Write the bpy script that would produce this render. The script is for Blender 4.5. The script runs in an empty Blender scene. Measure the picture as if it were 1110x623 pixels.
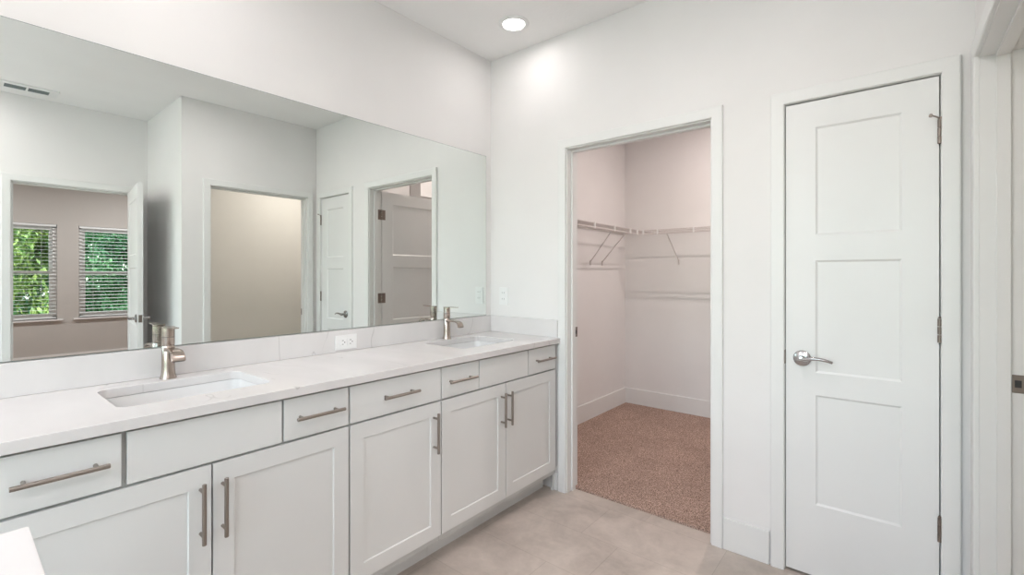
import bpy, bmesh, math, random
from mathutils import Vector, Matrix
R = math.radians
PI = math.pi
random.seed(7)
S = bpy.context.scene
COL = S.collection

# ---------------------------------------------------------------- camera, world, light, exposure
W_PX = 1110.0
F_PX, YAW, HORIZON = 507.34, 0.6871, 298.13
cam = bpy.data.cameras.new('camera')
cam.sensor_fit = 'HORIZONTAL'; cam.sensor_width = 36.0
cam.lens = F_PX / W_PX * 36.0
cam.shift_y = -(311.5 - HORIZON) / W_PX
cam.clip_start = 0.02
camo = bpy.data.objects.new('camera', cam); COL.objects.link(camo)
camo.location = (-2.362, -2.124, 1.296)
camo.rotation_euler = (R(90), 0, YAW - R(90))
S.camera = camo

S.view_settings.view_transform = 'Standard'
S.view_settings.look = 'None'
S.view_settings.exposure = 0.22
S.view_settings.gamma = 1.0
S.view_settings.use_curve_mapping = False

world = bpy.data.worlds.new('world'); S.world = world
world.use_nodes = True
wn = world.node_tree; wn.nodes.clear()
sky = wn.nodes.new('ShaderNodeTexSky'); sky.sky_type = 'NISHITA'; sky.sun_disc = False
sky.sun_elevation = R(52); sky.sun_rotation = R(40); sky.altitude = 0
bg = wn.nodes.new('ShaderNodeBackground'); bg.inputs['Strength'].default_value = 1.15
wo = wn.nodes.new('ShaderNodeOutputWorld')
hs = wn.nodes.new('ShaderNodeHueSaturation'); hs.inputs['Saturation'].default_value = .62     # hazy sky
wn.links.new(sky.outputs[0], hs.inputs['Color']); wn.links.new(hs.outputs[0], bg.inputs[0]); wn.links.new(bg.outputs[0], wo.inputs[0])

sun = bpy.data.lights.new('sun', 'SUN'); sun.energy = 8.0; sun.angle = R(0.6); sun.color = (1, .95, .85)
suno = bpy.data.objects.new('sun', sun); COL.objects.link(suno)
suno.rotation_euler = Vector((-0.35, -0.5, -1.0)).to_track_quat('-Z', 'Y').to_euler()

CAN_W = .95          # recessed lamps over the vanity
MID_FILL_W = 7.0  # added unseen fill lamp in the middle of the room
REAR_FILL_W = 21.0        # added unseen fill lamps behind the camera
CLOSET_W = 16.0
TOILET_W = 13.0
BED_FILL_W = 34.0  # added unseen lamps that brighten the bedroom

H = 2.743
YR = -2.345          # right wall plane
YF = -3.33           # alcove far wall plane
XW = -4.4            # wall behind the camera
YB = -7.3            # bedroom window wall
XC = 2.035           # closet back wall
T = 0.115            # wall thickness

def portal(loc, rot, sx, sy):
    l = bpy.data.lights.new('window_portal', 'AREA'); l.shape = 'RECTANGLE'; l.size = sx; l.size_y = sy
    l.cycles.is_portal = True
    o = bpy.data.objects.new('window_portal', l); COL.objects.link(o)
    o.location = loc; o.rotation_euler = rot
portal((XW - .16, -1.70, 1.45), (R(90), 0, R(-90)), 2.4, 1.7)
portal((-1.75, YB - .2, 1.345), (R(90), 0, 0), .9, 1.37)
portal((-.615, YB - .2, 1.345), (R(90), 0, 0), .9, 1.37)

# ---------------------------------------------------------------- materials
def new_mat(name):
    m = bpy.data.materials.new(name); m.use_nodes = True
    return m, m.node_tree, m.node_tree.nodes['Principled BSDF']

def srgb(r, g, b):
    f = lambda c: ((c / 255 + .055) / 1.055) ** 2.4 if c > 10 else c / 255 / 12.92
    return (f(r), f(g), f(b), 1)

def coords(nt, scale=(1, 1, 1)):
    tc = nt.nodes.new('ShaderNodeTexCoord'); mp = nt.nodes.new('ShaderNodeMapping')
    mp.inputs['Scale'].default_value = scale
    nt.links.new(tc.outputs['Object'], mp.inputs[0])
    return mp.outputs[0]

def noise(nt, vec, scale, detail=2, rough=.5, dist=0):
    n = nt.nodes.new('ShaderNodeTexNoise')
    n.inputs['Scale'].default_value = scale; n.inputs['Detail'].default_value = detail
    n.inputs['Roughness'].default_value = rough; n.inputs['Distortion'].default_value = dist
    nt.links.new(vec, n.inputs['Vector']); return n

def ramp(nt, fac, stops):
    r = nt.nodes.new('ShaderNodeValToRGB'); e = r.color_ramp.elements
    while len(e) < len(stops): e.new(0.5)
    for i, (p, c) in enumerate(stops): e[i].position = p; e[i].color = c
    nt.links.new(fac, r.inputs[0]); return r.outputs[0]

def bump(nt, b, h, strength, dist=.002):
    n = nt.nodes.new('ShaderNodeBump'); n.inputs['Strength'].default_value = strength
    n.inputs['Distance'].default_value = dist
    nt.links.new(h, n.inputs['Height']); nt.links.new(n.outputs[0], b.inputs['Normal'])

def paint(name, col, rough, bscale=0, bstr=0, var=.015):
    m, nt, b = new_mat(name)
    v = coords(nt)
    n = noise(nt, v, 3.0, 3)
    c0 = tuple(x * (1 - var) for x in col[:3]) + (1,); c1 = tuple(min(1, x * (1 + var)) for x in col[:3]) + (1,)
    nt.links.new(ramp(nt, n.outputs[0], [(.3, c0), (.7, c1)]), b.inputs['Base Color'])
    b.inputs['Roughness'].default_value = rough
    if bscale:
        n2 = noise(nt, v, bscale, 3)
        bump(nt, b, n2.outputs[0], bstr)
    return m

def metal(name, col, rough, aniso=0):
    m, nt, b = new_mat(name)
    v = coords(nt, (1, 1, 40))
    n = noise(nt, v, 30, 2)
    mr = nt.nodes.new('ShaderNodeMapRange'); mr.inputs['To Min'].default_value = rough * .85; mr.inputs['To Max'].default_value = rough * 1.15
    nt.links.new(n.outputs[0], mr.inputs[0]); nt.links.new(mr.outputs[0], b.inputs['Roughness'])
    b.inputs['Base Color'].default_value = col; b.inputs['Metallic'].default_value = 1
    return m

M = {}
M['wall'] = paint('wall_paint', (.81, .795, .782, 1), .75, 220, .12)
M['closet_wall'] = M['wall']
M['beige_wall'] = paint('bedroom_wall_paint', (.52, .505, .475, 1), .75, 220, .12)
M['toilet_wall'] = paint('toilet_wall_paint', (.76, .73, .69, 1), .75, 220, .12)
M['ceiling'] = paint('ceiling_paint', (.90, .89, .88, 1), .9, 60, .35)
M['trim'] = paint('trim_enamel', (.80, .80, .785, 1), .38)
M['door'] = paint('door_enamel', (.79, .79, .78, 1), .38)
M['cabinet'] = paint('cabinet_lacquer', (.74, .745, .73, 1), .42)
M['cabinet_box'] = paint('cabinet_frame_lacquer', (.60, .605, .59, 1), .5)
M['plastic'] = paint('white_plastic', (.84, .84, .83, 1), .3)
M['porcelain'] = paint('porcelain', (.82, .82, .81, 1), .12)
M['nickel'] = metal('brushed_nickel', (.44, .375, .33, 1), .26)
M['pull'] = metal('pull_nickel', (.34, .305, .275, 1), .33)
M['chrome'] = metal('satin_chrome', (.44, .43, .43, 1), .18)
M['hinge'] = metal('hinge_nickel', (.26, .22, .195, 1), .42)
M['concrete'] = paint('bounce_slab_concrete', (.62, .61, .58, 1), .8, 40, .3)  # pale surface of the added sun-bouncing slab
M['dark'] = paint('dark_slot', (.03, .03, .03, 1), .6)
M['wire'] = paint('shelf_vinyl', (.66, .62, .60, 1), .4)
M['vent_grey'] = paint('vent_louver_grey', (.26, .30, .30, 1), .5)
M['blind'] = paint('blind_slat', (.80, .84, .84, 1), .45)
M['bark'] = paint('bark', (.10, .07, .05, 1), .9, 30, .6)
M['mirror_edge'] = paint('mirror_edge', (.10, .14, .13, 1), .3)

m, nt, b = new_mat('mirror_glass'); M['mirror'] = m
b.inputs['Base Color'].default_value = (.83, .865, .845, 1); b.inputs['Metallic'].default_value = 1; b.inputs['Roughness'].default_value = 0.0

m, nt, b = new_mat('window_glass'); M['glass'] = m
nt.nodes.remove(b)
tr = nt.nodes.new('ShaderNodeBsdfTransparent'); gl = nt.nodes.new('ShaderNodeBsdfGlossy'); gl.inputs['Roughness'].default_value = 0.02
tr.inputs[0].default_value = (.90, .97, .95, 1)
fr = nt.nodes.new('ShaderNodeFresnel'); fr.inputs[0].default_value = 1.3; mx = nt.nodes.new('ShaderNodeMixShader')
nt.links.new(fr.outputs[0], mx.inputs[0]); nt.links.new(tr.outputs[0], mx.inputs[1]); nt.links.new(gl.outputs[0], mx.inputs[2])
nt.links.new(mx.outputs[0], nt.nodes['Material Output'].inputs[0])

m, nt, b = new_mat('lamp_lens'); M['lens'] = m
b.inputs['Base Color'].default_value = (1, 1, 1, 1)
b.inputs['Emission Color'].default_value = (1, .96, .92, 1); b.inputs['Emission Strength'].default_value = 12

# quartz: white with sparse thin grey veins
m, nt, b = new_mat('white_quartz'); M['quartz'] = m
v = coords(nt, (1.6, .55, .55))
n1 = noise(nt, v, 1.5, 3, .55, .5)
sub = nt.nodes.new('ShaderNodeMath'); sub.operation = 'SUBTRACT'; sub.inputs[1].default_value = .5
ab = nt.nodes.new('ShaderNodeMath'); ab.operation = 'ABSOLUTE'
nt.links.new(n1.outputs[0], sub.inputs[0]); nt.links.new(sub.outputs[0], ab.inputs[0])
line = ramp(nt, ab.outputs[0], [(0, (1, 1, 1, 1)), (.004, (0, 0, 0, 1))])
n2 = noise(nt, v, 5.5, 2)
gate = ramp(nt, n2.outputs[0], [(.50, (0, 0, 0, 1)), (.58, (1, 1, 1, 1))])
mu = nt.nodes.new('ShaderNodeMath'); mu.operation = 'MULTIPLY'
nt.links.new(line, mu.inputs[0]); nt.links.new(gate, mu.inputs[1])
mc = nt.nodes.new('ShaderNodeMix'); mc.data_type = 'RGBA'
n3 = noise(nt, v, 4, 4)
base = ramp(nt, n3.outputs[0], [(.3, (.69, .67, .66, 1)), (.7, (.75, .73, .72, 1))])
nt.links.new(mu.outputs[0], mc.inputs['Factor']); nt.links.new(base, mc.inputs['A']); mc.inputs['B'].default_value = (.54, .52, .51, 1)
nt.links.new(mc.outputs['Result'], b.inputs['Base Color']); b.inputs['Roughness'].default_value = .22

# floor tile: 30 x 60 porcelain, long side across the picture, faint joints
m, nt, b = new_mat('porcelain_floor_tile'); M['tile'] = m
tc = nt.nodes.new('ShaderNodeTexCoord'); mp = nt.nodes.new('ShaderNodeMapping')
mp.inputs['Rotation'].default_value = (0, 0, R(90)); mp.inputs['Location'].default_value = (.12, -.29, 0)
nt.links.new(tc.outputs['Object'], mp.inputs[0])
br = nt.nodes.new('ShaderNodeTexBrick'); br.offset = .33; br.inputs['Scale'].default_value = 1
br.inputs['Brick Width'].default_value = .61; br.inputs['Row Height'].default_value = .305
br.inputs['Mortar Size'].default_value = .0016; br.inputs['Mortar Smooth'].default_value = .3
br.inputs['Color1'].default_value = (.50, .44, .39, 1); br.inputs['Color2'].default_value = (.53, .465, .415, 1); br.inputs['Mortar'].default_value = (.41, .355, .31, 1)
nt.links.new(mp.outputs[0], br.inputs['Vector'])
na = noise(nt, mp.outputs[0], 3.5, 5, .6, .6); nb = noise(nt, mp.outputs[0], 28, 4, .7)
ra = ramp(nt, na.outputs[0], [(.34, (.76, .75, .74, 1)), (.66, (1.12, 1.12, 1.12, 1))])
rb = ramp(nt, nb.outputs[0], [(.3, (.94, .94, .94, 1)), (.7, (1.04, 1.04, 1.04, 1))])
m1 = nt.nodes.new('ShaderNodeMix'); m1.data_type = 'RGBA'; m1.blend_type = 'MULTIPLY'; m1.inputs['Factor'].default_value = 1
m2 = nt.nodes.new('ShaderNodeMix'); m2.data_type = 'RGBA'; m2.blend_type = 'MULTIPLY'; m2.inputs['Factor'].default_value = 1
nt.links.new(br.outputs['Color'], m1.inputs['A']); nt.links.new(ra, m1.inputs['B'])
nt.links.new(m1.outputs['Result'], m2.inputs['A']); nt.links.new(rb, m2.inputs['B'])
nt.links.new(m2.outputs['Result'], b.inputs['Base Color']); b.inputs['Roughness'].default_value = .42

def carpet(name, c0, c1):
    m, nt, b = new_mat(name)
    v = coords(nt)
    n1 = noise(nt, v, 150, 3, .8); n2 = noise(nt, v, 4, 3, .6, .5)
    r1 = ramp(nt, n1.outputs[0], [(.40, c0), (.60, c1)])
    r2 = ramp(nt, n2.outputs[0], [(.3, (.9, .9, .9, 1)), (.7, (1.06, 1.06, 1.06, 1))])
    mm = nt.nodes.new('ShaderNodeMix'); mm.data_type = 'RGBA'; mm.blend_type = 'MULTIPLY'; mm.inputs['Factor'].default_value = 1
    nt.links.new(r1, mm.inputs['A']); nt.links.new(r2, mm.inputs['B']); nt.links.new(mm.outputs['Result'], b.inputs['Base Color'])
    b.inputs['Roughness'].default_value = 1; bump(nt, b, n1.outputs[0], .8, .008)
    b.inputs['Specular IOR Level'].default_value = .1
    return m
M['carpet'] = carpet('brown_carpet', (.16, .10, .08, 1), (.72, .53, .44, 1))
M['grass'] = carpet('lawn', (.03, .08, .015, 1), (.09, .18, .04, 1))

def leaf_mat(name, c0, c1):
    m, nt, b = new_mat(name)
    v = coords(nt); n = noise(nt, v, 6, 2)
    c = ramp(nt, n.outputs[0], [(.35, c0), (.65, c1)])
    nt.links.new(c, b.inputs['Base Color']); b.inputs['Roughness'].default_value = .5
    t = nt.nodes.new('ShaderNodeBsdfTranslucent'); nt.links.new(c, t.inputs[0])
    mx = nt.nodes.new('ShaderNodeMixShader'); mx.inputs[0].default_value = .35
    nt.links.new(b.outputs[0], mx.inputs[1]); nt.links.new(t.outputs[0], mx.inputs[2])
    nt.links.new(mx.outputs[0], nt.nodes['Material Output'].inputs[0])
    return m
M['leaf_light'] = leaf_mat('yellow_green_leaves', (.09, .20, .05, 1), (.44, .52, .16, 1))
M['leaf_dark'] = leaf_mat('deep_green_leaves', (.08, .24, .10, 1), (.24, .46, .22, 1))

# ---------------------------------------------------------------- mesh helpers
def wloc(o):
    p = Vector((0, 0, 0))
    while o: p += o.location; o = o.parent
    return p

class MB:
    def __init__(s): s.bm = bmesh.new()
    def box(s, x0, x1, y0, y1, z0, z1, bev=0):
        x0, x1 = sorted((x0, x1)); y0, y1 = sorted((y0, y1)); z0, z1 = sorted((z0, z1))
        r = bmesh.ops.create_cube(s.bm, size=1)
        for v in r['verts']:
            v.co = Vector(((x0 + x1) / 2 + v.co.x * (x1 - x0), (y0 + y1) / 2 + v.co.y * (y1 - y0), (z0 + z1) / 2 + v.co.z * (z1 - z0)))
        if bev:
            es = {e for v in r['verts'] for e in v.link_edges}
            bmesh.ops.bevel(s.bm, geom=list(es), offset=bev, segments=2, affect='EDGES', profile=.7)
        return s
    def quad(s, *pts):
        s.bm.faces.new([s.bm.verts.new(p) for p in pts]); return s
    def tube(s, pts, r, seg=12, cap=True, flat=None):
        """round (or flattened: flat=(w,h) half sizes) section swept along pts"""
        pts = [Vector(p) for p in pts]; rings = []
        rs = r if isinstance(r, (list, tuple)) else [r] * len(pts)
        up = None
        for i, p in enumerate(pts):
            d = (pts[min(i + 1, len(pts) - 1)] - pts[max(i - 1, 0)]).normalized()
            if up is None:
                up = Vector((0, 0, 1)) if abs(d.z) < .9 else Vector((1, 0, 0))
            a = d.cross(up).normalized(); bb = a.cross(d).normalized(); up = bb
            ring = []
            for k in range(seg):
                t = 2 * PI * k / seg
                ring.append(s.bm.verts.new(p + a * math.cos(t) * rs[i] + bb * math.sin(t) * rs[i]))
            rings.append(ring)
        s.skin(rings, cap); return s
    def skin(s, rings, cap=True, closed=True):
        for A, B in zip(rings[:-1], rings[1:]):
            n = len(A)
            for k in range(n):
                s.bm.faces.new((A[k], A[(k + 1) % n], B[(k + 1) % n], B[k]))
        if cap:
            s.bm.faces.new(list(reversed(rings[0]))); s.bm.faces.new(rings[-1])
    def rings(s, ringpts, cap=True):
        s.skin([[s.bm.verts.new(p) for p in r] for r in ringpts], cap); return s
    def lathe(s, prof, c=(0, 0, 0), axis='z', seg=32, cap=True):
        c = Vector(c); out = []
        for (r, h) in prof:
            ring = []
            for k in range(seg):
                t = 2 * PI * k / seg; a, b_ = r * math.cos(t), r * math.sin(t)
                v = {'z': (a, b_, h), 'x': (h, a, b_), 'y': (b_, h, a)}[axis]
                ring.append(c + Vector(v))
            out.append(ring)
        return s.rings(out, cap)
    def xform(s, mt):
        bmesh.ops.transform(s.bm, matrix=mt, verts=s.bm.verts); return s
    def build(s, name, m, parent=None, smooth=False, world=True, loc=None):
        bmesh.ops.recalc_face_normals(s.bm, faces=s.bm.faces)
        off = wloc(parent) if (world and parent) else Vector((0, 0, 0))
        if loc is not None and not parent: off = Vector(loc)
        if off.length: bmesh.ops.translate(s.bm, vec=-off, verts=s.bm.verts)
        me = bpy.data.meshes.new(name); s.bm.to_mesh(me); s.bm.free()
        me.materials.append(m)
        if smooth:
            me.polygons.foreach_set('use_smooth', [True] * len(me.polygons))
            me.set_sharp_from_angle(angle=R(35))
        o = bpy.data.objects.new(name, me); COL.objects.link(o)
        if parent: o.parent = parent
        elif loc is not None: o.location = loc
        return o

def tag(o, label=None, cat=None, group=None, kind=None):
    if label: o['label'] = label
    if cat: o['category'] = cat
    if group: o['group'] = group
    if kind: o['kind'] = kind
    return o
def thing(name, loc, label, cat, group=None):
    o = bpy.data.objects.new(name, None); COL.objects.link(o); o.location = loc
    o.empty_display_size = .05
    return tag(o, label, cat, group)
def struct(o, label=None, cat=None): return tag(o, label, cat, kind='structure')
def copy_tree(o, parent=None):
    c = o.copy(); COL.objects.link(c)
    if parent: c.parent = parent
    for ch in list(o.children): copy_tree(ch, c)
    return c

def wall(name, m, boxes, label):
    mb = MB()
    for bx in boxes: mb.box(*bx)
    return struct(mb.build(name, M[m]), label, 'wall')

# ---------------------------------------------------------------- openings
CY0, CY1 = -.611, -1.429        # closet opening, jamb faces
LY0, LY1 = -1.745, -2.253       # linen door opening
DH = 2.045                      # opening height
RX0, RX1 = -.925, -.097         # right wall opening
BX0, BX1 = -2.008, -1.245       # bedroom doorway
JT = .018                       # jamb board thickness

# ---------------------------------------------------------------- walls, floor, ceiling
wall('wall_left', 'wall', [(XW - T, XC + T, 0, T, 0, H)], 'off-white wall behind the long mirror and vanity')
wall('wall_back', 'wall', [
    (0, T, CY0 + JT, 0, 0, H), (0, T, CY1 - JT, CY0 + JT, DH + JT, H),
    (0, T, LY0 + JT, CY1 - JT, 0, H), (0, T, LY1 - JT, LY0 + JT, DH + JT, H),
    (0, T, YR, LY1 - JT, 0, H)], 'off-white wall with the closet opening and narrow door')
wall('wall_right', 'wall', [
    (RX1 + JT, T, YR - T, YR, 0, H), (RX0 - JT, RX1 + JT, YR - T, YR, DH + JT, H),
    (-1.135, RX0 - JT, YR - T, YR, 0, H)], 'off-white wall with the toilet room opening')
wall('wall_alcove', 'wall', [(-1.135, -1.02, YF, YR - T, 0, H)], 'off-white return wall beside the open bedroom door')
wall('wall_far', 'wall', [
    (XW - T, BX0 - JT, YF - T, YF, 0, H), (BX0 - JT, BX1 + JT, YF - T, YF, DH + JT, H),
    (BX1 + JT, -1.02, YF - T, YF, 0, H)], 'off-white wall with the bedroom doorway')
wall('wall_window', 'wall', [
    (XW - T, XW, -3.33, -2.9, 0, H), (XW - T, XW, -.5, 0, 0, H),
    (XW - T, XW, -2.9, -.5, 0, .6), (XW - T, XW, -2.9, -.5, 2.3, H)], 'off-white wall with a wide window')
wall('wall_closet_back', 'closet_wall', [(XC, XC + T, YR - T, 0, 0, H)], 'closet back wall')
wall('wall_closet_right', 'closet_wall', [(T, XC, YR - T, YR, 0, H)], 'closet right wall')
wall('wall_linen', 'closet_wall', [(.56, .62, YR, -1.62, 0, 2.06), (T, .56, -1.68, -1.62, 0, 2.06), (T, .56, YR, -1.68, 2.01, 2.06)], 'wall boxing in the linen cupboard inside the closet')
wall('wall_toilet', 'toilet_wall', [(-1.02, .95, -3.96, -3.85, 0, H), (.95, 1.06, -3.96, YR - T, 0, H), (-1.13, -1.02, -3.96, YF - T, 0, H)],
     'warm beige walls of the toilet room')
WZ0, WZ1 = .66, 2.03
W1, W2 = (-2.2, -1.298), (-1.066, -.164)
wall('wall_bedroom', 'beige_wall', [
    (-4.2, W1[0], YB - .14, YB, 0, H), (W1[1], W2[0], YB - .14, YB, 0, H), (W2[1], 1.2, YB - .14, YB, 0, H),
    (W1[0], W1[1], YB - .14, YB, 0, WZ0), (W1[0], W1[1], YB - .14, YB, WZ1, H),
    (W2[0], W2[1], YB - .14, YB, 0, WZ0), (W2[0], W2[1], YB - .14, YB, WZ1, H)], 'greige bedroom wall with two windows')
wall('wall_bedroom_left', 'beige_wall', [(-4.31, -4.2, YB - .14, YF - T, 0, H)], 'greige bedroom side wall')
wall('wall_bedroom_right', 'beige_wall', [(1.2, 1.31, YB - .14, -3.96, 0, H), (-1.02, 1.2, -4.07, -3.96, 0, H), ], 'greige bedroom side wall by the toilet room')
struct(MB().box(1.16, XC, -2.15, YR, 2.215, H).build('trim_1', M['closet_wall']), 'boxed soffit in the closet corner', 'soffit')

struct(MB().box(XW - T, .08, YF - .06, T, -.1, 0).box(-1.02, .95, -3.85, YF - .06, -.1, 0).build('floor', M['tile']), 'beige stone-look tile floor', 'floor')
struct(MB().box(.08, XC, YR, 0, -.1, .012).build('floor_closet', M['carpet']), 'brown carpet in the closet', 'carpet')
struct(MB().box(-4.2, 1.2, YB, YF - .06, -.1, .01).build('floor_bedroom', M['carpet']), 'brown bedroom carpet', 'carpet')
struct(MB().box(XW - T, XC + T, YF - T, T, H, H + .1).box(-4.31, 1.31, YB - .14, YF - T, H, H + .1).build('ceiling', M['ceiling']), 'white textured ceiling', 'ceiling')
struct(MB().box(-40, 30, -40, 30, -.35, -.30).build('ground', M['grass']), 'lawn outside', 'lawn')
struct(MB().box(-12, XW - T - .02, -7, 5, -.29, -.20).build('bounce_slab', M['concrete']), 'pale concrete slab added outside, unseen, to bounce sunlight indoors', 'bounce_slab')  # unseen slab, added to bounce sunlight up onto the bathroom ceiling

# ---------------------------------------------------------------- trim: casings + jambs
CW, CT = .053, .016             # casing width / projection
def casing_u(mb, a0, a1, head, put):
    """mitred casing round an opening: a0..a1 inner edges, put(a, out, z) places a point (out = distance off the wall)"""
    prof = [(0, 0), (0, .010), (.003, .0135), (.008, .014), (CW - .006, CT), (CW - .002, CT - .001), (CW, CT - .004), (CW, 0)]
    s = 1 if a1 > a0 else -1
    rings = []
    for (a, sx, z, sz) in ((a0, -s, 0, 0), (a0, -s, head, 1), (a1, s, head, 1), (a1, s, 0, 0)):
        rings.append([put(a + sx * d, o, z + sz * d) for d, o in prof])
    mb.rings(rings)
def frame_x(name, y0, y1, stop_x, label, back=True, r=.006):
    """opening in a wall at x in (0,T); y0 > y1"""
    mb = MB()
    casing_u(mb, y0 + r, y1 - r, DH + r, lambda a, o, z: (-o, a, z))
    if back: casing_u(mb, y0 + r, y1 - r, DH + r, lambda a, o, z: (T + o, a, z))
    for s, yy in ((1, y0), (-1, y1)):
        mb.box(.0002, T - .0002, yy, yy + s * JT, 0, DH)
        mb.box(stop_x, stop_x + .034, yy - s * .011, yy, 0, DH - .011, bev=.002)
    mb.box(.0002, T - .0002, y1 - JT, y0 + JT, DH, DH + JT)
    mb.box(stop_x, stop_x + .034, y1, y0, DH - .011, DH, bev=.002)
    return struct(mb.build(name, M['trim']), label, 'door casing')
def frame_y(name, x0, x1, wy, stop_y, label):
    """opening in a wall at y in (wy-T, wy)"""
    mb = MB(); r = .006
    casing_u(mb, x0 - r, x1 + r, DH + r, lambda a, o, z: (a, wy + o, z))
    casing_u(mb, x0 - r, x1 + r, DH + r, lambda a, o, z: (a, wy - T - o, z))
    for s, xx in ((-1, x0), (1, x1)):
        mb.box(xx, xx + s * JT, wy - T + .0002, wy - .0002, 0, DH)
        mb.box(xx - s * .011, xx, stop_y, stop_y + .034, 0, DH - .011, bev=.002)
    mb.box(x0 - JT, x1 + JT, wy - T + .0002, wy - .0002, DH, DH + JT)
    mb.box(x0, x1, stop_y, stop_y + .034, DH - .011, DH, bev=.002)
    return struct(mb.build(name, M['trim']), label, 'door casing')
fr_closet = frame_x('trim_2', CY0, CY1, .042, 'white casing around the closet opening')
fr_linen = frame_x('trim_3', LY0, LY1, .040, 'white casing around the narrow closed door', back=False, r=.0015)
fr_toilet = frame_y('trim_4', RX0, RX1, YR, YR - .075, 'white casing around the toilet room opening')
fr_bed = frame_y('trim_5', BX0, BX1, YF, YF - .075, 'white casing around the bedroom doorway')

def strike(parent, c, axis, dark=True):
    """small latch plate on a jamb; axis = thin axis"""
    x, y, z = c
    mb = MB(); d = MB()
    if axis == 'y':
        mb.box(x - .016, x + .016, y - .0015, y + .0015, z - .03, z + .03, bev=.001)
        d.box(x - .008, x + .008, y - .002, y + .002, z - .012, z + .012)
    else:
        mb.box(x - .0015, x + .0015, y - .014, y + .014, z - .03, z + .03, bev=.001)
        d.box(x - .002, x + .002, y - .008, y + .008, z - .012, z + .012)
    s = mb.build('strike_plate', M['hinge'], parent)
    d.build('latch_hole', M['dark'], s)
strike(fr_closet, (.095, CY0 - .0015, .95), 'y')
strike(fr_toilet, (RX1 - .0015, YR - .092, .935), 'x')
strike(fr_bed, (BX0 + .0015, YF - .025, .95), 'x')

# baseboards
def base(name, x0, x1, y0, y1, label, h=.14):
    mb = MB().box(x0, x1, y0, y1, 0, h, bev=.004)
    return struct(mb.build(name, M['trim']), label, 'baseboard')
base('baseboard_back', -.014, 0, CY1 - .007 - CW, LY0 + .007 + CW, 'white baseboard between the closet casing and narrow door casing', .148)
base('baseboard_vanity', -.014, 0, -.549, -.512, 'short white baseboard piece beside the vanity toe kick', .10)
base('baseboard_closet_left', T + CT, XC, -.014, 0, 'white baseboard on the closet left wall', .162)
base('baseboard_closet_back', XC - .014, XC, YR, -.014, 'white baseboard on the closet back wall', .162)
base('baseboard_right', -1.135, RX0 - .007 - CW, YR, YR + .014, 'white baseboard on the right wall', .148)
base('baseboard_alcove', -1.149, -1.135, YF, YR, 'white baseboard on the return wall', .148)
base('baseboard_far', XW, BX0 - .007 - CW, YF, YF + .014, 'white baseboard left of the bedroom doorway', .148)
base('baseboard_bedroom', -4.2, 1.2, YB, YB + .014, 'white baseboard under the bedroom windows', .148)
base('baseboard_window', XW, XW + .014, YF, 0, 'white baseboard under the wide window', .148)

# ---------------------------------------------------------------- panelled slabs (doors, cabinet doors)
def slab(w, h, t, px0, px1, pz, depth=.006, bev=.008, both=True):
    """board x 0..w, y 0 (front) .. t (back), z 0..h with recessed panels"""
    mb = MB(); bm = mb.bm
    xs = [0, px0, px1, w]; zs = [0] + [z for p in pz for z in p] + [h]
    def face(y, s):
        for i in range(3):
            for j in range(len(zs) - 1):
                a, b_, c, d = xs[i], xs[i + 1], zs[j], zs[j + 1]
                if i == 1 and j % 2 == 1:
                    o = [(a, y, c), (b_, y, c), (b_, y, d), (a, y, d)]
                    yy = y + s * depth
                    n = [(a + bev, yy, c + bev), (b_ - bev, yy, c + bev), (b_ - bev, yy, d - bev), (a + bev, yy, d - bev)]
                    for k in range(4): mb.quad(o[k], o[(k + 1) % 4], n[(k + 1) % 4], n[k])
                    mb.quad(*n)
                else:
                    mb.quad((a, y, c), (b_, y, c), (b_, y, d), (a, y, d))
    face(0, 1)
    if both: face(t, -1)
    else: mb.quad((0, t, 0), (w, t, 0), (w, t, h), (0, t, h))
    for i in range(3):
        for z in (0, h): mb.quad((xs[i], 0, z), (xs[i + 1], 0, z), (xs[i + 1], t, z), (xs[i], t, z))
    for j in range(len(zs) - 1):
        for x in (0, w): mb.quad((x, 0, zs[j]), (x, 0, zs[j + 1]), (x, t, zs[j + 1]), (x, t, zs[j]))
    bmesh.ops.remove_doubles(bm, verts=bm.verts, dist=1e-5)
    return mb

PZ = [(.304, .773), (.868, 1.347), (1.455, 1.916)]
def lever_handle(parent, x, z, side, mat_, dirx=1, t=.035):
    """rosette + curved lever on face y=0 (side=-1) or y=t (side=1); lever runs in dirx"""
    y = 0 if side < 0 else t
    mb = MB().lathe([(.0, 0), (.030, 0), (.034, .0025), (.033, .007), (.026, .0105), (.0135, .012), (.0115, .016), (.0115, .046), (.0125, .050), (.0, .052)], axis='y', seg=40, cap=False)
    mb.xform(Matrix.Translation((x, y, z)) @ (Matrix.Scale(-1, 4, (0, 1, 0)) if side < 0 else Matrix.Identity(4)))
    h = mb.build('door_handle', mat_, parent, smooth=True, world=False)
    pts, rr = [], []
    for k in range(15):
        u = k / 14
        pts.append((x + dirx * (u * .118 - .006), y + side * (.044 + .008 * math.sin(u * PI)), z - .004 + .013 * math.sin(u * PI * .9) - .002 * u ** 3))
        rr.append(.0085 - .003 * u)
    mb = MB().tube(pts, rr, 14)
    mb.build('lever', mat_, h, smooth=True, world=False)
    return h

def hinge(parent, x, z, side_y, t, leaf=1):
    """butt hinge knuckle at door edge x, standing proud of face y"""
    mb = MB()
    for k in range(3):
        mb.lathe([(0, 0), (.0065, 0), (.0065, .028), (0, .028)], (x, side_y, z - .0445 + k * .0305), seg=14, cap=False)
    mb.lathe([(0, 0), (.0045, 0), (.0055, .003), (.003, .006), (0, .007)], (x, side_y, z + .046), seg=14, cap=False)
    mb.box(x - .0012, x + .0012, side_y, side_y + leaf * .030, z - .044, z + .044)
    o = mb.build('hinge', M['hinge'], parent, smooth=True, world=False)
    return o

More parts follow.
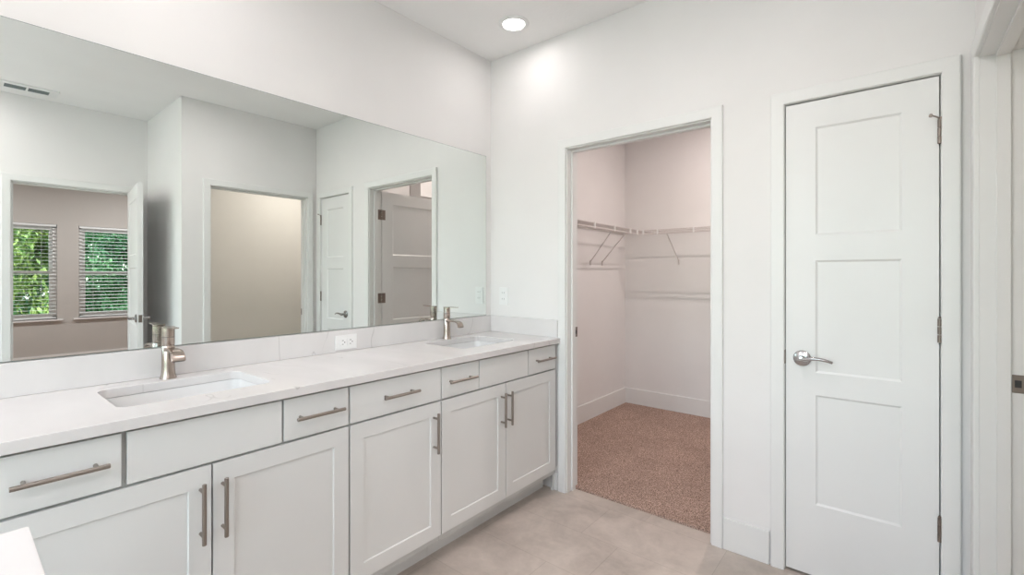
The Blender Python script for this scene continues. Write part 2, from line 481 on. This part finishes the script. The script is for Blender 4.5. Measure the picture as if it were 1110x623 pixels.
# narrow closed door (hinged on the right, opens into this room)
LW = .5005
d1 = slab(LW, 2.028, .035, .110, LW - .106, PZ).build('door_1', M['door'])
struct(d1, 'narrow white three-panel door, closed', 'door')
# local +x runs towards -Y, local +y runs towards +X
d1.rotation_euler = (0, 0, R(-90)); d1.location = (.003, LY0 - .003, .012)
lever_handle(d1, .062, .925, -1, M['chrome'], 1)
for z in (1.818, 1.077, .335): hinge(d1, LW + .0015, z, -.006, .035)
st = MB().tube([(LW + .002, -.008, 1.868), (LW - .012, -.030, 1.872), (LW - .022, -.044, 1.873)], .0028, 8).lathe([(0, -.004), (.006, -.004), (.006, .004), (0, .004)], (LW - .025, -.047, 1.873), axis='y', seg=14, cap=False)
st.box(LW - .004, LW + .008, -.014, -.002, 1.864, 1.872)
st.build('hinge_stop', M['hinge'], d1, smooth=True, world=False)
MB().box(-.006, -.001, -.008, .02, .895, .955, bev=.001).build('strike_plate', M['hinge'], d1, world=False)

# closet door, swung open into the closet against the linen wall
CWD = .81
d2 = slab(CWD, 2.02, .035, .115, CWD - .115, PZ).build('door_2', M['door'])
struct(d2, 'white three-panel closet door, open inward', 'door')
d2.location = (T + .012, CY1 - .004, .022)      # local x -> +X, front (y=0) faces -y; body extends +y
d2.rotation_euler = (0, 0, R(0)); d2.location.y = CY1 - .001 - .035
for z in (1.81, 1.07, .375):
    mb = MB()
    for k in range(3):
        mb.lathe([(0, 0), (.0065, 0), (.0065, .028), (0, .028)], (-.008, .041, z - .0445 + k * .0305), seg=14, cap=False)
    mb.box(.0005, .034, .0348, .0365, z - .044, z + .044)          # leaf shown on the door face side
    mb.box(-.046, -.012, .0345, .0375, z - .044, z + .044)
    mb.build('hinge', M['hinge'], d2, smooth=True, world=False)
lever_handle(d2, CWD - .062, .92, 1, M['chrome'], -1)
lever_handle(d2, CWD - .062, .92, -1, M['chrome'], -1)

# bedroom door, swung open into the bathroom alcove
BW = .757
d3 = slab(BW, 2.028, .035, .115, BW - .115, PZ).build('door_3', M['door'])
struct(d3, 'white three-panel bedroom door, open into the bathroom', 'door')
d3.location = (BX1 - .002, YF + .008, .012); d3.rotation_euler = (0, 0, R(90 + 6.6))
lever_handle(d3, BW - .062, .935, -1, M['chrome'], -1)
lever_handle(d3, BW - .062, .935, 1, M['chrome'], -1)
MB().box(BW - .0005, BW + .002, .006, .029, .905, .965, bev=.0008).box(BW, BW + .008, .012, .023, .925, .945, bev=.002).build('latch_plate', M['hinge'], d3, world=False)
for z in (1.81, 1.07, .335): hinge(d3, -.004, z, -.004, .035)

# ---------------------------------------------------------------- vanity cabinets
YD = -.55       # door faces
YC = -.531      # carcass front
def bar_pull(mbh, cx, cz, vertical, L=.176):
    """bar pull standing on faces at y=YD; returns builder"""
    r = .006; y = YD - .032
    if vertical:
        mbh.lathe([(0, -L / 2), (r - .001, -L / 2), (r, -L / 2 + .001), (r, L / 2 - .001), (r - .001, L / 2), (0, L / 2)], (cx, y, cz), 'z', 16, cap=False)
        for s in (-1, 1): mbh.lathe([(.0048, 0), (.0048, .032)], (cx, y, cz + s * .064), 'y', 12)
    else:
        mbh.lathe([(0, -L / 2), (r - .001, -L / 2), (r, -L / 2 + .001), (r, L / 2 - .001), (r - .001, L / 2), (0, L / 2)], (cx, y, cz), 'x', 16, cap=False)
        for s in (-1, 1): mbh.lathe([(.0048, 0), (.0048, .032)], (cx + s * .064, y, cz), 'y', 12)
    return mbh

ZDT, ZDB, ZPT, ZPB = .880, .741, .733, .135
def cabinet(name, x0, x1, label, drawers, doors):
    root = thing(name, ((x0 + x1) / 2, -.27, 0), label, 'cabinet', None)
    mb = MB()
    mb.box(x0, x0 + .016, YC + .004, -.004, .100, .889); mb.box(x1 - .016, x1, YC + .004, -.004, .100, .889)
    mb.box(x0, x1, YC + .02, -.004, .100, .116); mb.box(x0, x1, -.012, -.004, .128, .889)
    # face frame
    mb.box(x0, x0 + .03, YC, YC + .02, .100, .889); mb.box(x1 - .03, x1, YC, YC + .02, .100, .889)
    mb.box(x0 + .03, x1 - .03, YC, YC + .02, .100, .145); mb.box(x0 + .03, x1 - .03, YC, YC + .02, .72, .76); mb.box(x0 + .03, x1 - .03, YC, YC + .02, .86, .889)
    for (a, b_, k) in drawers[:-1]: mb.box(b_ - .02, b_ + .025, YC + .001, YC + .019, .76, .86)
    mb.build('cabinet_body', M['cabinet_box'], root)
    MB().box(x0, x1, YC + .078, YC + .092, 0, .100).build('toe_kick', M['cabinet'], root)
    for (a, b_, k) in drawers:
        o = MB().box(a, b_, YD, YC - .0015, ZDB, ZDT, bev=.0015).build('drawer' if k else 'false_drawer_front', M['cabinet'], root)
        if k: bar_pull(MB(), k if isinstance(k, float) else (a + b_) / 2, .8125, False).build('bar_pull', M['pull'], o, smooth=True)
    for (a, b_, px) in doors:
        mb = slab(b_ - a, ZPT - ZPB, .0185, .057, b_ - a - .057, [(.060, ZPT - ZPB - .060)], depth=.0055, bev=.003, both=False)
        mb.xform(Matrix.Translation((a, YD, ZPB)))
        o = mb.build('cabinet_door', M['cabinet'], root)
        bar_pull(MB(), px, .604, True).build('bar_pull', M['pull'], o, smooth=True)
    return root
cabinet('sink_cabinet', -2.30, -1.3985, 'pale grey shaker sink cabinet under the nearer sink, two doors', 
        [(-2.297, -2.062, -2.178), (-2.050, -1.646, 0), (-1.639, -1.402, -1.5215)], [(-2.297, -1.853, -1.881), (-1.848, -1.402, -1.823)])
cabinet('drawer_cabinet', -1.3975, -.9425, 'pale grey shaker cabinet in the middle of the vanity, single door and wide drawer',
        [(-1.394, -.946, -1.176)], [(-1.394, -.946, -.987)])
c3 = cabinet('sink_cabinet', -.9415, -.0265, 'pale grey shaker sink cabinet under the far sink beside the closet casing',
        [(-.939, -.700, -.826), (-.693, -.304, 0), (-.297, -.035, -.163)], [(-.939, -.497, -.531), (-.491, -.035, -.478)])
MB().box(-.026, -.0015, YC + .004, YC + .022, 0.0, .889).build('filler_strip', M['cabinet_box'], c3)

# ---------------------------------------------------------------- countertop with sink cut-outs
def rrect(cx, cy, hx, hy, r, n=8):
    pts = []
    for (sx, sy, a0) in ((1, 1, 0), (-1, 1, 90), (-1, -1, 180), (1, -1, 270)):
        for k in range(n + 1):
            a = R(a0 + 90 * k / n)
            pts.append((cx + sx * (hx - r) + r * math.cos(a), cy + sy * (hy - r) + r * math.sin(a)))
    return pts
ZT, ZU = .920, .890
def plate(name, outer, holes, z0, z1, m, bevel=.0015, parent=None):
    cu = bpy.data.curves.new(name, 'CURVE'); cu.dimensions = '2D'; cu.fill_mode = 'BOTH'
    cu.extrude = (z1 - z0) / 2 - bevel; cu.bevel_depth = bevel; cu.bevel_resolution = 1; cu.offset = -bevel
    for loop in [outer] + holes:
        sp = cu.splines.new('POLY'); sp.points.add(len(loop) - 1)
        for p, q in zip(sp.points, loop): p.co = (q[0], q[1], 0, 1)
        sp.use_cyclic_u = True
    tmp = bpy.data.objects.new('tmp', cu); COL.objects.link(tmp)
    dg = bpy.context.evaluated_depsgraph_get()
    me = bpy.data.meshes.new_from_object(tmp.evaluated_get(dg))
    bpy.data.objects.remove(tmp)
    me.polygons.foreach_set('use_smooth', [False] * len(me.polygons))
    me.name = name; me.materials.clear(); me.materials.append(m)
    o = bpy.data.objects.new(name, me); COL.objects.link(o); o.location = (0, 0, (z0 + z1) / 2)
    if parent: o.parent = parent
    return o
SINKS = [(-1.833, -.273), (-.462, -.265)]
SHX, SHY, SR = .212, .157, .035
XL = -2.33
top = plate('countertop', [(XL, -.572), (-.0015, -.572), (-.0015, -.0015), (XL, -.0015)],
            [rrect(x, y, SHX, SHY, SR) for x, y in SINKS], ZU, ZT, M['quartz'])
tag(top, 'long white quartz countertop on the vanity with faint grey veins', 'countertop')
bs = MB().box(XL, -.0225, -.021, -.0015, ZT + .0005, 1.026, bev=.0015).build('backsplash', M['quartz'])
tag(bs, 'long low white quartz backsplash under the mirror', 'backsplash')
ss = MB().box(-.0215, -.0015, -.553, -.0015, ZT + .0005, 1.026, bev=.0015).build('side_splash', M['quartz'])
tag(ss, 'short white quartz side splash on the back wall beside the closet casing', 'backsplash')

def make_sink(cx, cy, label):
    root = thing('sink', (cx, cy, ZU - .14), label, 'sink', 'undermount sinks in the vanity top')
    z = ZU - .001
    prof = [(0.022, 0, .03), (0.002, 0, .035), (0.002, -.006, .035), (-.004, -.06, .04), (-.010, -.105, .045), (-.022, -.125, .05), (-.045, -.134, .05), (-.10, -.138, .04), (-.14, -.1395, .012)]
    rings = [[(px, py, z + dz) for px, py in rrect(cx, cy, SHX + o_, SHY + o_, r)] for o_, dz, r in prof]
    mb = MB().rings(rings, cap=False)
    bmv = mb.bm; bmv.verts.ensure_lookup_table()
    bmv.faces.new(bmv.verts[-len(rings[0]):])
    b_ = mb.build('basin', M['porcelain'], root, smooth=True)
    md = b_.modifiers.new('thickness', 'SOLIDIFY'); md.thickness = .008; md.offset = -1
    MB().lathe([(0, .001), (.006, .001), (.010, .003), (.020, .003), (.0225, .0015), (.0225, 0), (0, 0)], (cx, cy, z - .1395), cap=False).build('drain', M['chrome'], root, smooth=True)
    return root
s1 = make_sink(*SINKS[0], 'rectangular white undermount sink nearest the camera')
s2 = copy_tree(s1); s2.location = (SINKS[1][0], SINKS[1][1], ZU - .14)
s2['label'] = 'rectangular white undermount sink near the far corner'

def make_faucet(label):
    root = thing('faucet', (0, 0, 0), label, 'faucet', 'single-handle faucets on the vanity')
    # body: flared base, straight column
    MB().lathe([(0, 0), (.0262, 0), (.0262, .002), (.0240, .008), (.0220, .018), (.0208, .032), (.0203, .050), (.0200, .118), (.0190, .120), (0, .120)], seg=40, cap=False).build('body', M['nickel'], root, smooth=True, world=False)
    # arched ribbon spout
    rings = []
    path = [(-.004, .105, .0175, .0075), (-.022, .107, .0175, .0065), (-.05, .1085, .0178, .005), (-.078, .1075, .0185, .0045), (-.094, .1045, .0195, .0045), (-.106, .0975, .0205, .005), (-.1135, .087, .0215, .0055), (-.1165, .075, .0220, .006)]
    for i, (y, z, w, h) in enumerate(path):
        a = path[max(0, i - 1)]; c = path[min(len(path) - 1, i + 1)]
        d = Vector((0, c[0] - a[0], c[1] - a[1])).normalized(); n = Vector((1, 0, 0)).cross(d)
        p = Vector((0, y, z)); rg = []
        for k in range(24):
            t = 2 * PI * k / 24; cx_, sx_ = math.cos(t), math.sin(t)
            e = .3
            rg.append(p + Vector((1, 0, 0)) * w * math.copysign(abs(cx_) ** e, cx_) + n * h * math.copysign(abs(sx_) ** e, sx_))
        rings.append(rg)
    sp = MB().rings(rings).build('spout', M['nickel'], root, smooth=True, world=False)
    MB().box(-.017, .017, -.1215, -.1115, .0735, .0752).build('spout_outlet', M['dark'], sp, world=False)
    # handle: cap cylinder with a thin flat lever plate
    hd = MB().lathe([(0, .1215), (.0195, .1215), (.0200, .123), (.0200, .182), (.0185, .184), (0, .184)], seg=40, cap=False).build('handle', M['nickel'], root, smooth=True, world=False)
    MB().lathe([(0, .119), (.0185, .119), (.0185, .1225), (0, .1225)], seg=32, cap=False).build('collar', M['dark'], root, smooth=True, world=False)
    lp = []
    for (y, w) in ((.019, .010), (.010, .0185), (-.012, .018), (-.03, .0135), (-.06, .011), (-.088, .0095), (-.092, .007)):
        lp.append((y, w))
    mb = MB(); rg = []
    for y, w in lp:
        z = .1845 + max(0, -y) * .02
        rg.append([(-w, y, z), (w, y, z), (w, y, z + .004), (-w, y, z + .004)])
    mb.rings(rg)
    mb.build('lever', M['nickel'], hd, world=False)
    MB().lathe([(0, .150), (.0202, .150), (.0202, .1512), (0, .1512)], seg=32, cap=False).build('handle_groove', M['dark'], hd, smooth=True, world=False)
    return root
f1 = make_faucet('brushed nickel faucet behind the nearer sink')
f1.location = (-1.836, -.066, ZT)
f2 = copy_tree(f1); f2.location = (-.462, -.066, ZT); f2['label'] = 'brushed nickel faucet behind the far sink'

# ---------------------------------------------------------------- mirror
mir = thing('wall_mirror', (-1.2, -.004, 1.033), 'huge frameless mirror on the wall above the vanity', 'mirror')
MB().box(XL - .02, -.0535, -.0065, -.001, 1.0285, 2.090).build('mirror_edge', M['mirror_edge'], mir)
MB().box(XL - .0185, -.055, -.0072, -.0066, 1.030, 2.0885).build('mirror_glass', M['mirror'], mir)

# ---------------------------------------------------------------- wall plates
o = thing('duplex_outlet', (-1.094, -.021, .9665), 'white horizontal duplex outlet on the backsplash', 'outlet')
MB().box(-1.1515, -1.0365, -.027, -.0212, .931, 1.002, bev=.002).build('cover_plate', M['plastic'], o)
for sx in (-1, 1):
    cx = -1.094 + sx * .0205
    rc = MB().box(cx - .0165, cx + .0165, -.0295, -.0272, .949, .984, bev=.001).build('receptacle', M['plastic'], o)
    MB().box(cx - .005, cx + .004, -.0298, -.0294, .9745, .977).box(cx - .005, cx + .003, -.0298, -.0294, .956, .9585).lathe([(0, 0), (.0028, 0), (.0028, .0004), (0, .0004)], (cx + .0095, -.0298, .9665), 'y', 12, cap=False).build('socket_slot', M['dark'], rc)
o = thing('wall_outlet', (-.001, -.117, 1.157), 'white vertical outlet plate on the back wall near the mirror corner', 'outlet')
MB().box(-.0065, -.0005, -.152, -.082, 1.0995, 1.2145, bev=.002).build('cover_plate', M['plastic'], o)
for sz in (-1, 1):
    cz = 1.157 + sz * .0205
    rc = MB().box(-.009, -.0066, -.1335, -.1005, cz - .0165, cz + .0165, bev=.001).build('receptacle', M['plastic'], o)
    MB().box(-.0093, -.009, -.1265, -.124, cz - .001, cz + .007).box(-.0093, -.009, -.110, -.1075, cz - .001, cz + .007).build('socket_slot', M['dark'], rc)

# ---------------------------------------------------------------- stone-capped half wall in the foreground
hw = thing('half_wall', (-2.58, -1.40, 0), 'white stone-topped half wall end at the bottom left corner', 'half wall')
MB().box(-2.88, -2.292, -1.67, -1.131, 0, .889).build('wall_body', M['trim'], hw)
MB().box(-2.893, -2.279, -1.683, -1.118, .8905, .920, bev=.002).build('stone_cap', M['quartz'], hw)

# ---------------------------------------------------------------- recessed lights, including added fill cans
def can_light(x, y, watts, label, col=(1, .935, .95), size=.118, group='recessed ceiling lights'):
    root = thing('recessed_light', (x, y, H), label, 'ceiling light', group)
    MB().lathe([(.061, -.001), (.062, -.006), (.066, -.0095), (.080, -.008), (.088, -.003), (.0885, -.0006), (.061, -.0006)], (x, y, H), seg=48, cap=False).build('trim_ring', M['plastic'], root, smooth=True)
    MB().lathe([(0, -.001), (.062, -.001), (.062, -.0025), (0, -.003)], (x, y, H), seg=48, cap=False).build('lens', M['lens'], root, smooth=True)
    l = bpy.data.lights.new('lamp', 'AREA'); l.shape = 'DISK'; l.size = size; l.energy = watts; l.color = col
    lo = bpy.data.objects.new('lamp', l); COL.objects.link(lo); lo.parent = root; lo.location = (0, 0, -.011)
    return root
can_light(-.275, -.425, CAN_W, 'lit round recessed ceiling light near the back corner')
can_light(-1.90, -.425, CAN_W * 2.1, 'lit round recessed ceiling light above the nearer sink')
can_light(-1.15, -1.50, MID_FILL_W, 'added unseen fill light in the ceiling in the middle of the room')  # added out of view to fill the vanity fronts
can_light(-2.5, -2.90, REAR_FILL_W * .3, 'added unseen fill light in the ceiling behind the camera near the bedroom doorway')  # this and the next two: added fill, out of view
can_light(-3.95, -2.5, REAR_FILL_W, 'added unseen fill light in the ceiling behind the camera by the wide window')
can_light(-3.95, -.7, REAR_FILL_W, 'added unseen fill light in the ceiling behind the camera by the mirror wall')
can_light(1.2, -1.30, CLOSET_W, 'lit round ceiling light in the closet', (1, .86, .82), size=.03)
can_light(.35, -3.1, TOILET_W, 'lit round ceiling light in the toilet room', (1, .93, .87))
can_light(-2.6, -6.0, BED_FILL_W, 'added unseen fill light in the bedroom ceiling left of the doorway')  # both bedroom cans are added, out of view, to brighten it
can_light(-.4, -6.0, BED_FILL_W, 'added unseen fill light in the bedroom ceiling right of the doorway')

# ---------------------------------------------------------------- ceiling vent (seen in the mirror)
v_ = thing('ceiling_vent', (-1.942, -3.095, H), 'white ceiling air vent with two grey louver banks, seen in the mirror', 'vent')
mb = MB()
x0, x1, y0, y1 = -2.115, -1.768, -3.19, -3.00
mb.box(x0, x1, y0, -3.142, H - .009, H - .0005, bev=.002).box(x0, x1, -3.046, y1, H - .009, H - .0005, bev=.002)
mb.box(x0, -2.064, -3.142, -3.046, H - .009, H - .0005).box(-1.948, -1.936, -3.142, -3.046, H - .009, H - .0005).box(-1.82, x1, -3.142, -3.046, H - .009, H - .0005)
mb.build('vent_frame', M['plastic'], v_)
for a, b_ in ((-2.064, -1.948), (-1.936, -1.82)):
    mb = MB().box(a, b_, -3.142, -3.046, H - .0015, H - .0005)
    for k in range(6):
        yy = -3.138 + k * .0165
        mb.box(a, b_, yy, yy + .004, H - .009, H - .0015)
    mb.build('louver_bank', M['vent_grey'], v_)

# ---------------------------------------------------------------- closet wire shelving
ZS = 1.706
WR = .0026
def wire_shelf_left():
    root = thing('wire_shelf', (1.08, 0, ZS), 'white wire shelf along the closet left wall', 'shelf')
    xa, xb = T + .02, XC - .004
    mb = MB()
    for y in (-.008, -.155, -.30): mb.tube([(xa, y, ZS), (xb, y, ZS)], WR * 1.25, 8)
    x = xa + .01
    while x < xb - .005:
        mb.tube([(x, -.008, ZS + WR), (x, -.300, ZS + WR)], WR * .75, 6); x += .0254
    mb.build('wire_deck', M['wire'], root, smooth=True)
    MB().tube([(xa, -.300, ZS - .036), (xb - .31, -.300, ZS - .036)], .0042, 12).build('hanging_rod', M['wire'], root, smooth=True)
    for bx, wx in ((1.169, 1.335), (1.43, 1.55)):
        br_ = MB().tube([(bx, -.30, ZS - .034), (bx, -.292, ZS - .05), (wx, -.004, 1.418), (wx, -.004, 1.395)], .0042, 8).build('brace', M['wire'], root, smooth=True)
        MB().box(wx - .008, wx + .008, -.009, -.0005, 1.385, 1.43, bev=.002).build('brace_foot', M['wire'], br_)
    for cx_ in (.45, .88, 1.22, 1.52, 1.66):
        MB().box(cx_ - .006, cx_ + .006, -.306, -.294, ZS - .042, ZS + .006, bev=.001).build('rod_clip', M['plastic'], root)
def wire_shelf_back():
    root = thing('wire_shelf', (XC, -1.2, ZS), 'white wire shelf along the closet back wall', 'shelf')
    ya, yb = -.33, -2.12
    mb = MB()
    for x in (XC - .008, XC - .155, XC - .30): mb.tube([(x, ya, ZS - .001), (x, yb, ZS - .001)], WR * 1.25, 8)
    y = ya - .01
    while y > yb + .005:
        mb.tube([(XC - .008, y, ZS + WR - .001), (XC - .300, y, ZS + WR - .001)], WR * .75, 6); y -= .0254
    mb.build('wire_deck', M['wire'], root, smooth=True)
    MB().tube([(XC - .300, -.318, ZS - .036), (XC - .300, yb, ZS - .036)], .0042, 12).build('hanging_rod', M['wire'], root, smooth=True)
    for yy in (-.547, -1.25, -1.95):
        br_ = MB().tube([(XC - .30, yy, ZS - .034), (XC - .292, yy, ZS - .05), (XC - .004, yy, 1.43), (XC - .004, yy, 1.405)], .0042, 8).build('brace', M['wire'], root, smooth=True)
        MB().box(XC - .009, XC - .0005, yy - .008, yy + .008, 1.395, 1.445, bev=.002).build('brace_foot', M['wire'], br_)
    for yy in (-.326, -.46, -.78, -1.1, -1.45, -1.8):
        MB().box(XC - .306, XC - .294, yy - .006, yy + .006, ZS - .04, ZS + .006, bev=.001).build('rod_clip', M['plastic'], root)
wire_shelf_left(); wire_shelf_back()

# ---------------------------------------------------------------- windows and blinds
def window_y(n, xa, xb, z0, z1, label):
    """double-hung window in the bedroom wall; room side is +y"""
    yo = YB - .10
    root = struct(MB().box(xa, xa + .045, yo, yo + .06, z0, z1).box(xb - .045, xb, yo, yo + .06, z0, z1).box(xa, xb, yo, yo + .06, z1 - .045, z1).box(xa, xb, yo, yo + .06, z0, z0 + .045).build('window_%d' % n, M['trim']), label, 'window')
    zm = 1.335
    for nm, a, b_, yy in (('upper_sash', zm - .02, z1 - .045, yo + .005), ('lower_sash', z0 + .045, zm + .022, yo + .03)):
        mb = MB().box(xa + .045, xa + .08, yy, yy + .024, a, b_).box(xb - .08, xb - .045, yy, yy + .024, a, b_).box(xa + .08, xb - .08, yy, yy + .024, b_ - .038, b_).box(xa + .08, xb - .08, yy, yy + .024, a, a + .038)
        s_ = mb.build(nm, M['trim'], root)
        MB().box(xa + .078, xb - .078, yy + .010, yy + .014, a + .036, b_ - .036).build('pane', M['glass'], s_)
    MB().box(xa - .06, xb + .06, YB - .10, YB + .035, z0 - .022, z0, bev=.003).build('window_sill', M['trim'], root)
    return root
window_y(1, W1[0], W1[1], WZ0, WZ1, 'bedroom window behind open blind slats, nearer the doorway edge')
window_y(2, W2[0], W2[1], WZ0, WZ1, 'bedroom window behind tilted blind slats, nearer the open door')
def blind(xa, xb, tilt, label):
    yc = YB - .028
    root = thing('window_blind', ((xa + xb) / 2, yc, WZ1), label, 'blind')
    MB().box(xa + .006, xb - .006, yc - .022, yc + .022, WZ1 - .032, WZ1 - .002, bev=.003).build('headrail', M['blind'], root)
    mb = MB(); z = WZ1 - .065; n = 0
    c, s_ = math.cos(tilt), math.sin(tilt)
    while z > WZ0 + .04:
        for sgn in (0,):
            hw_, th = .0205, .0014
            pr = [(yc - hw_ * c, z - hw_ * s_), (yc, z + .003), (yc + hw_ * c, z + hw_ * s_)]
            for (p, q) in zip(pr[:-1], pr[1:]):
                A = [(xa + .010, p[0], p[1]), (xb - .010, p[0], p[1]), (xb - .010, q[0], q[1]), (xa + .010, q[0], q[1])]
                B = [(x_, y_, z_ - th) for x_, y_, z_ in A]
                mb.quad(*A); mb.quad(*reversed(B))
                for k in range(4): mb.quad(A[k], A[(k + 1) % 4], B[(k + 1) % 4], B[k])
        z -= .051
    mb.build('slats', M['blind'], root)
    MB().box(xa + .010, xb - .010, yc - .024, yc + .024, WZ0 + .012, WZ0 + .028, bev=.003).build('bottom_rail', M['blind'], root)
    for fx in (.18, .82):
        x = xa + (xb - xa) * fx
        MB().tube([(x, yc + .0245, WZ1 - .04), (x, yc + .0245, WZ0 + .02)], .0013, 6).build('ladder_cord', M['blind'], root)
blind(W1[0], W1[1], R(-1), 'white horizontal blind with open slats in the bedroom window farther from the open door')
blind(W2[0], W2[1], R(-12), 'white horizontal blind with tilted slats in the bedroom window beside the open door')

# wide window behind the camera
wa, wb, wz0, wz1 = -2.9, -.5, .6, 2.3
root = struct(MB().box(XW - .09, XW - .03, wa, wa + .05, wz0, wz1).box(XW - .09, XW - .03, wb - .05, wb, wz0, wz1).box(XW - .09, XW - .03, wa + .05, wb - .05, wz0, wz0 + .05).box(XW - .09, XW - .03, wa + .05, wb - .05, wz1 - .05, wz1).box(XW - .08, XW - .04, -1.72, -1.68, wz0 + .05, wz1 - .05).build('window_3', M['trim']), 'wide bathroom window behind the camera', 'window')
MB().box(XW - .062, XW - .058, wa + .05, -1.72, wz0 + .05, wz1 - .05).box(XW - .062, XW - .058, -1.68, wb - .05, wz0 + .05, wz1 - .05).build('pane', M['glass'], root)
MB().box(XW - .10, XW + .03, wa - .03, wb + .03, wz0 - .022, wz0, bev=.003).build('window_sill', M['trim'], root)

# ---------------------------------------------------------------- trees outside the bedroom
def tree(x, y, h, rx, seed, mat_, nleaf, label, lsize=.07):
    rnd = random.Random(seed)
    root = thing('leafy_tree', (x, y, -.25), label, 'tree', 'trees outside the bedroom windows')
    mb = MB().tube([(x, y, -.27), (x + .05, y, h * .3), (x - .04, y + .03, h * .7), (x, y, h * .9)], [.10, .08, .05, .02], 10)
    for k in range(9):
        a = rnd.uniform(0, 2 * PI); z = h * rnd.uniform(.15, .75); L = rx * rnd.uniform(.5, .9)
        mb.tube([(x, y, z), (x + L * .5 * math.cos(a), y + L * .5 * math.sin(a), z + .25), (x + L * math.cos(a), y + L * math.sin(a), z + .4)], [.035, .022, .01], 6)
    mb.build('trunk', M['bark'], root, smooth=True)
    blobs = []
    for k in range(75):
        a = rnd.uniform(0, 2 * PI); rr = rx * math.sqrt(rnd.random()); z = h * rnd.uniform(.06, 1.0)
        k_ = 1 - .5 * max(0, z / h - .5)
        blobs.append((x + rr * k_ * math.cos(a), y + rr * k_ * math.sin(a), z, rx * rnd.uniform(.28, .45)))
    verts, faces = [], []
    for i in range(nleaf):
        bx, by, bz, br_ = blobs[rnd.randrange(len(blobs))]
        d = Vector((rnd.gauss(0, 1), rnd.gauss(0, 1), rnd.gauss(0, 1))).normalized() * br_ * rnd.random() ** .35
        c = Vector((bx, by, bz)) + d
        if c.z < -.2: continue
        q = Vector((rnd.gauss(0, 1), rnd.gauss(0, 1), rnd.gauss(0, 1) + .8)).normalized().to_track_quat('Z', 'Y')
        l = lsize * rnd.uniform(.6, 1.3); w = l * .42
        n0 = len(verts)
        for p in ((0, -l, 0), (w, 0, .012), (0, l, 0), (-w, 0, .012)): verts.append(c + q @ Vector(p))
        faces.append((n0, n0 + 1, n0 + 2, n0 + 3))
    me = bpy.data.meshes.new('foliage'); me.from_pydata([tuple(v - Vector((x, y, -.25))) for v in verts], [], faces); me.materials.append(mat_)
    o = bpy.data.objects.new('foliage', me); COL.objects.link(o); o.parent = root
L_, D_ = M['leaf_light'], M['leaf_dark']
tree(-1.80, -9.9, 3.6, .85, 1, L_, 17000, 'yellow-green leafy tree outside the bedroom window farther from the open door')
tree(.45, -10.0, 3.8, .85, 2, D_, 17000, 'dark green leafy tree outside the bedroom window beside the open door')
tree(-.65, -12.7, 4.8, 1.2, 3, D_, 22000, 'dark green tree standing farther back between the two nearer trees', .09)
tree(2.7, -12.9, 4.8, 1.2, 4, D_, 15000, 'dark green tree farther back behind the tree beside the open door', .09)
tree(-4.1, -12.8, 4.8, 1.2, 5, L_, 15000, 'yellow-green tree farther back at the left behind the bedroom window', .09)
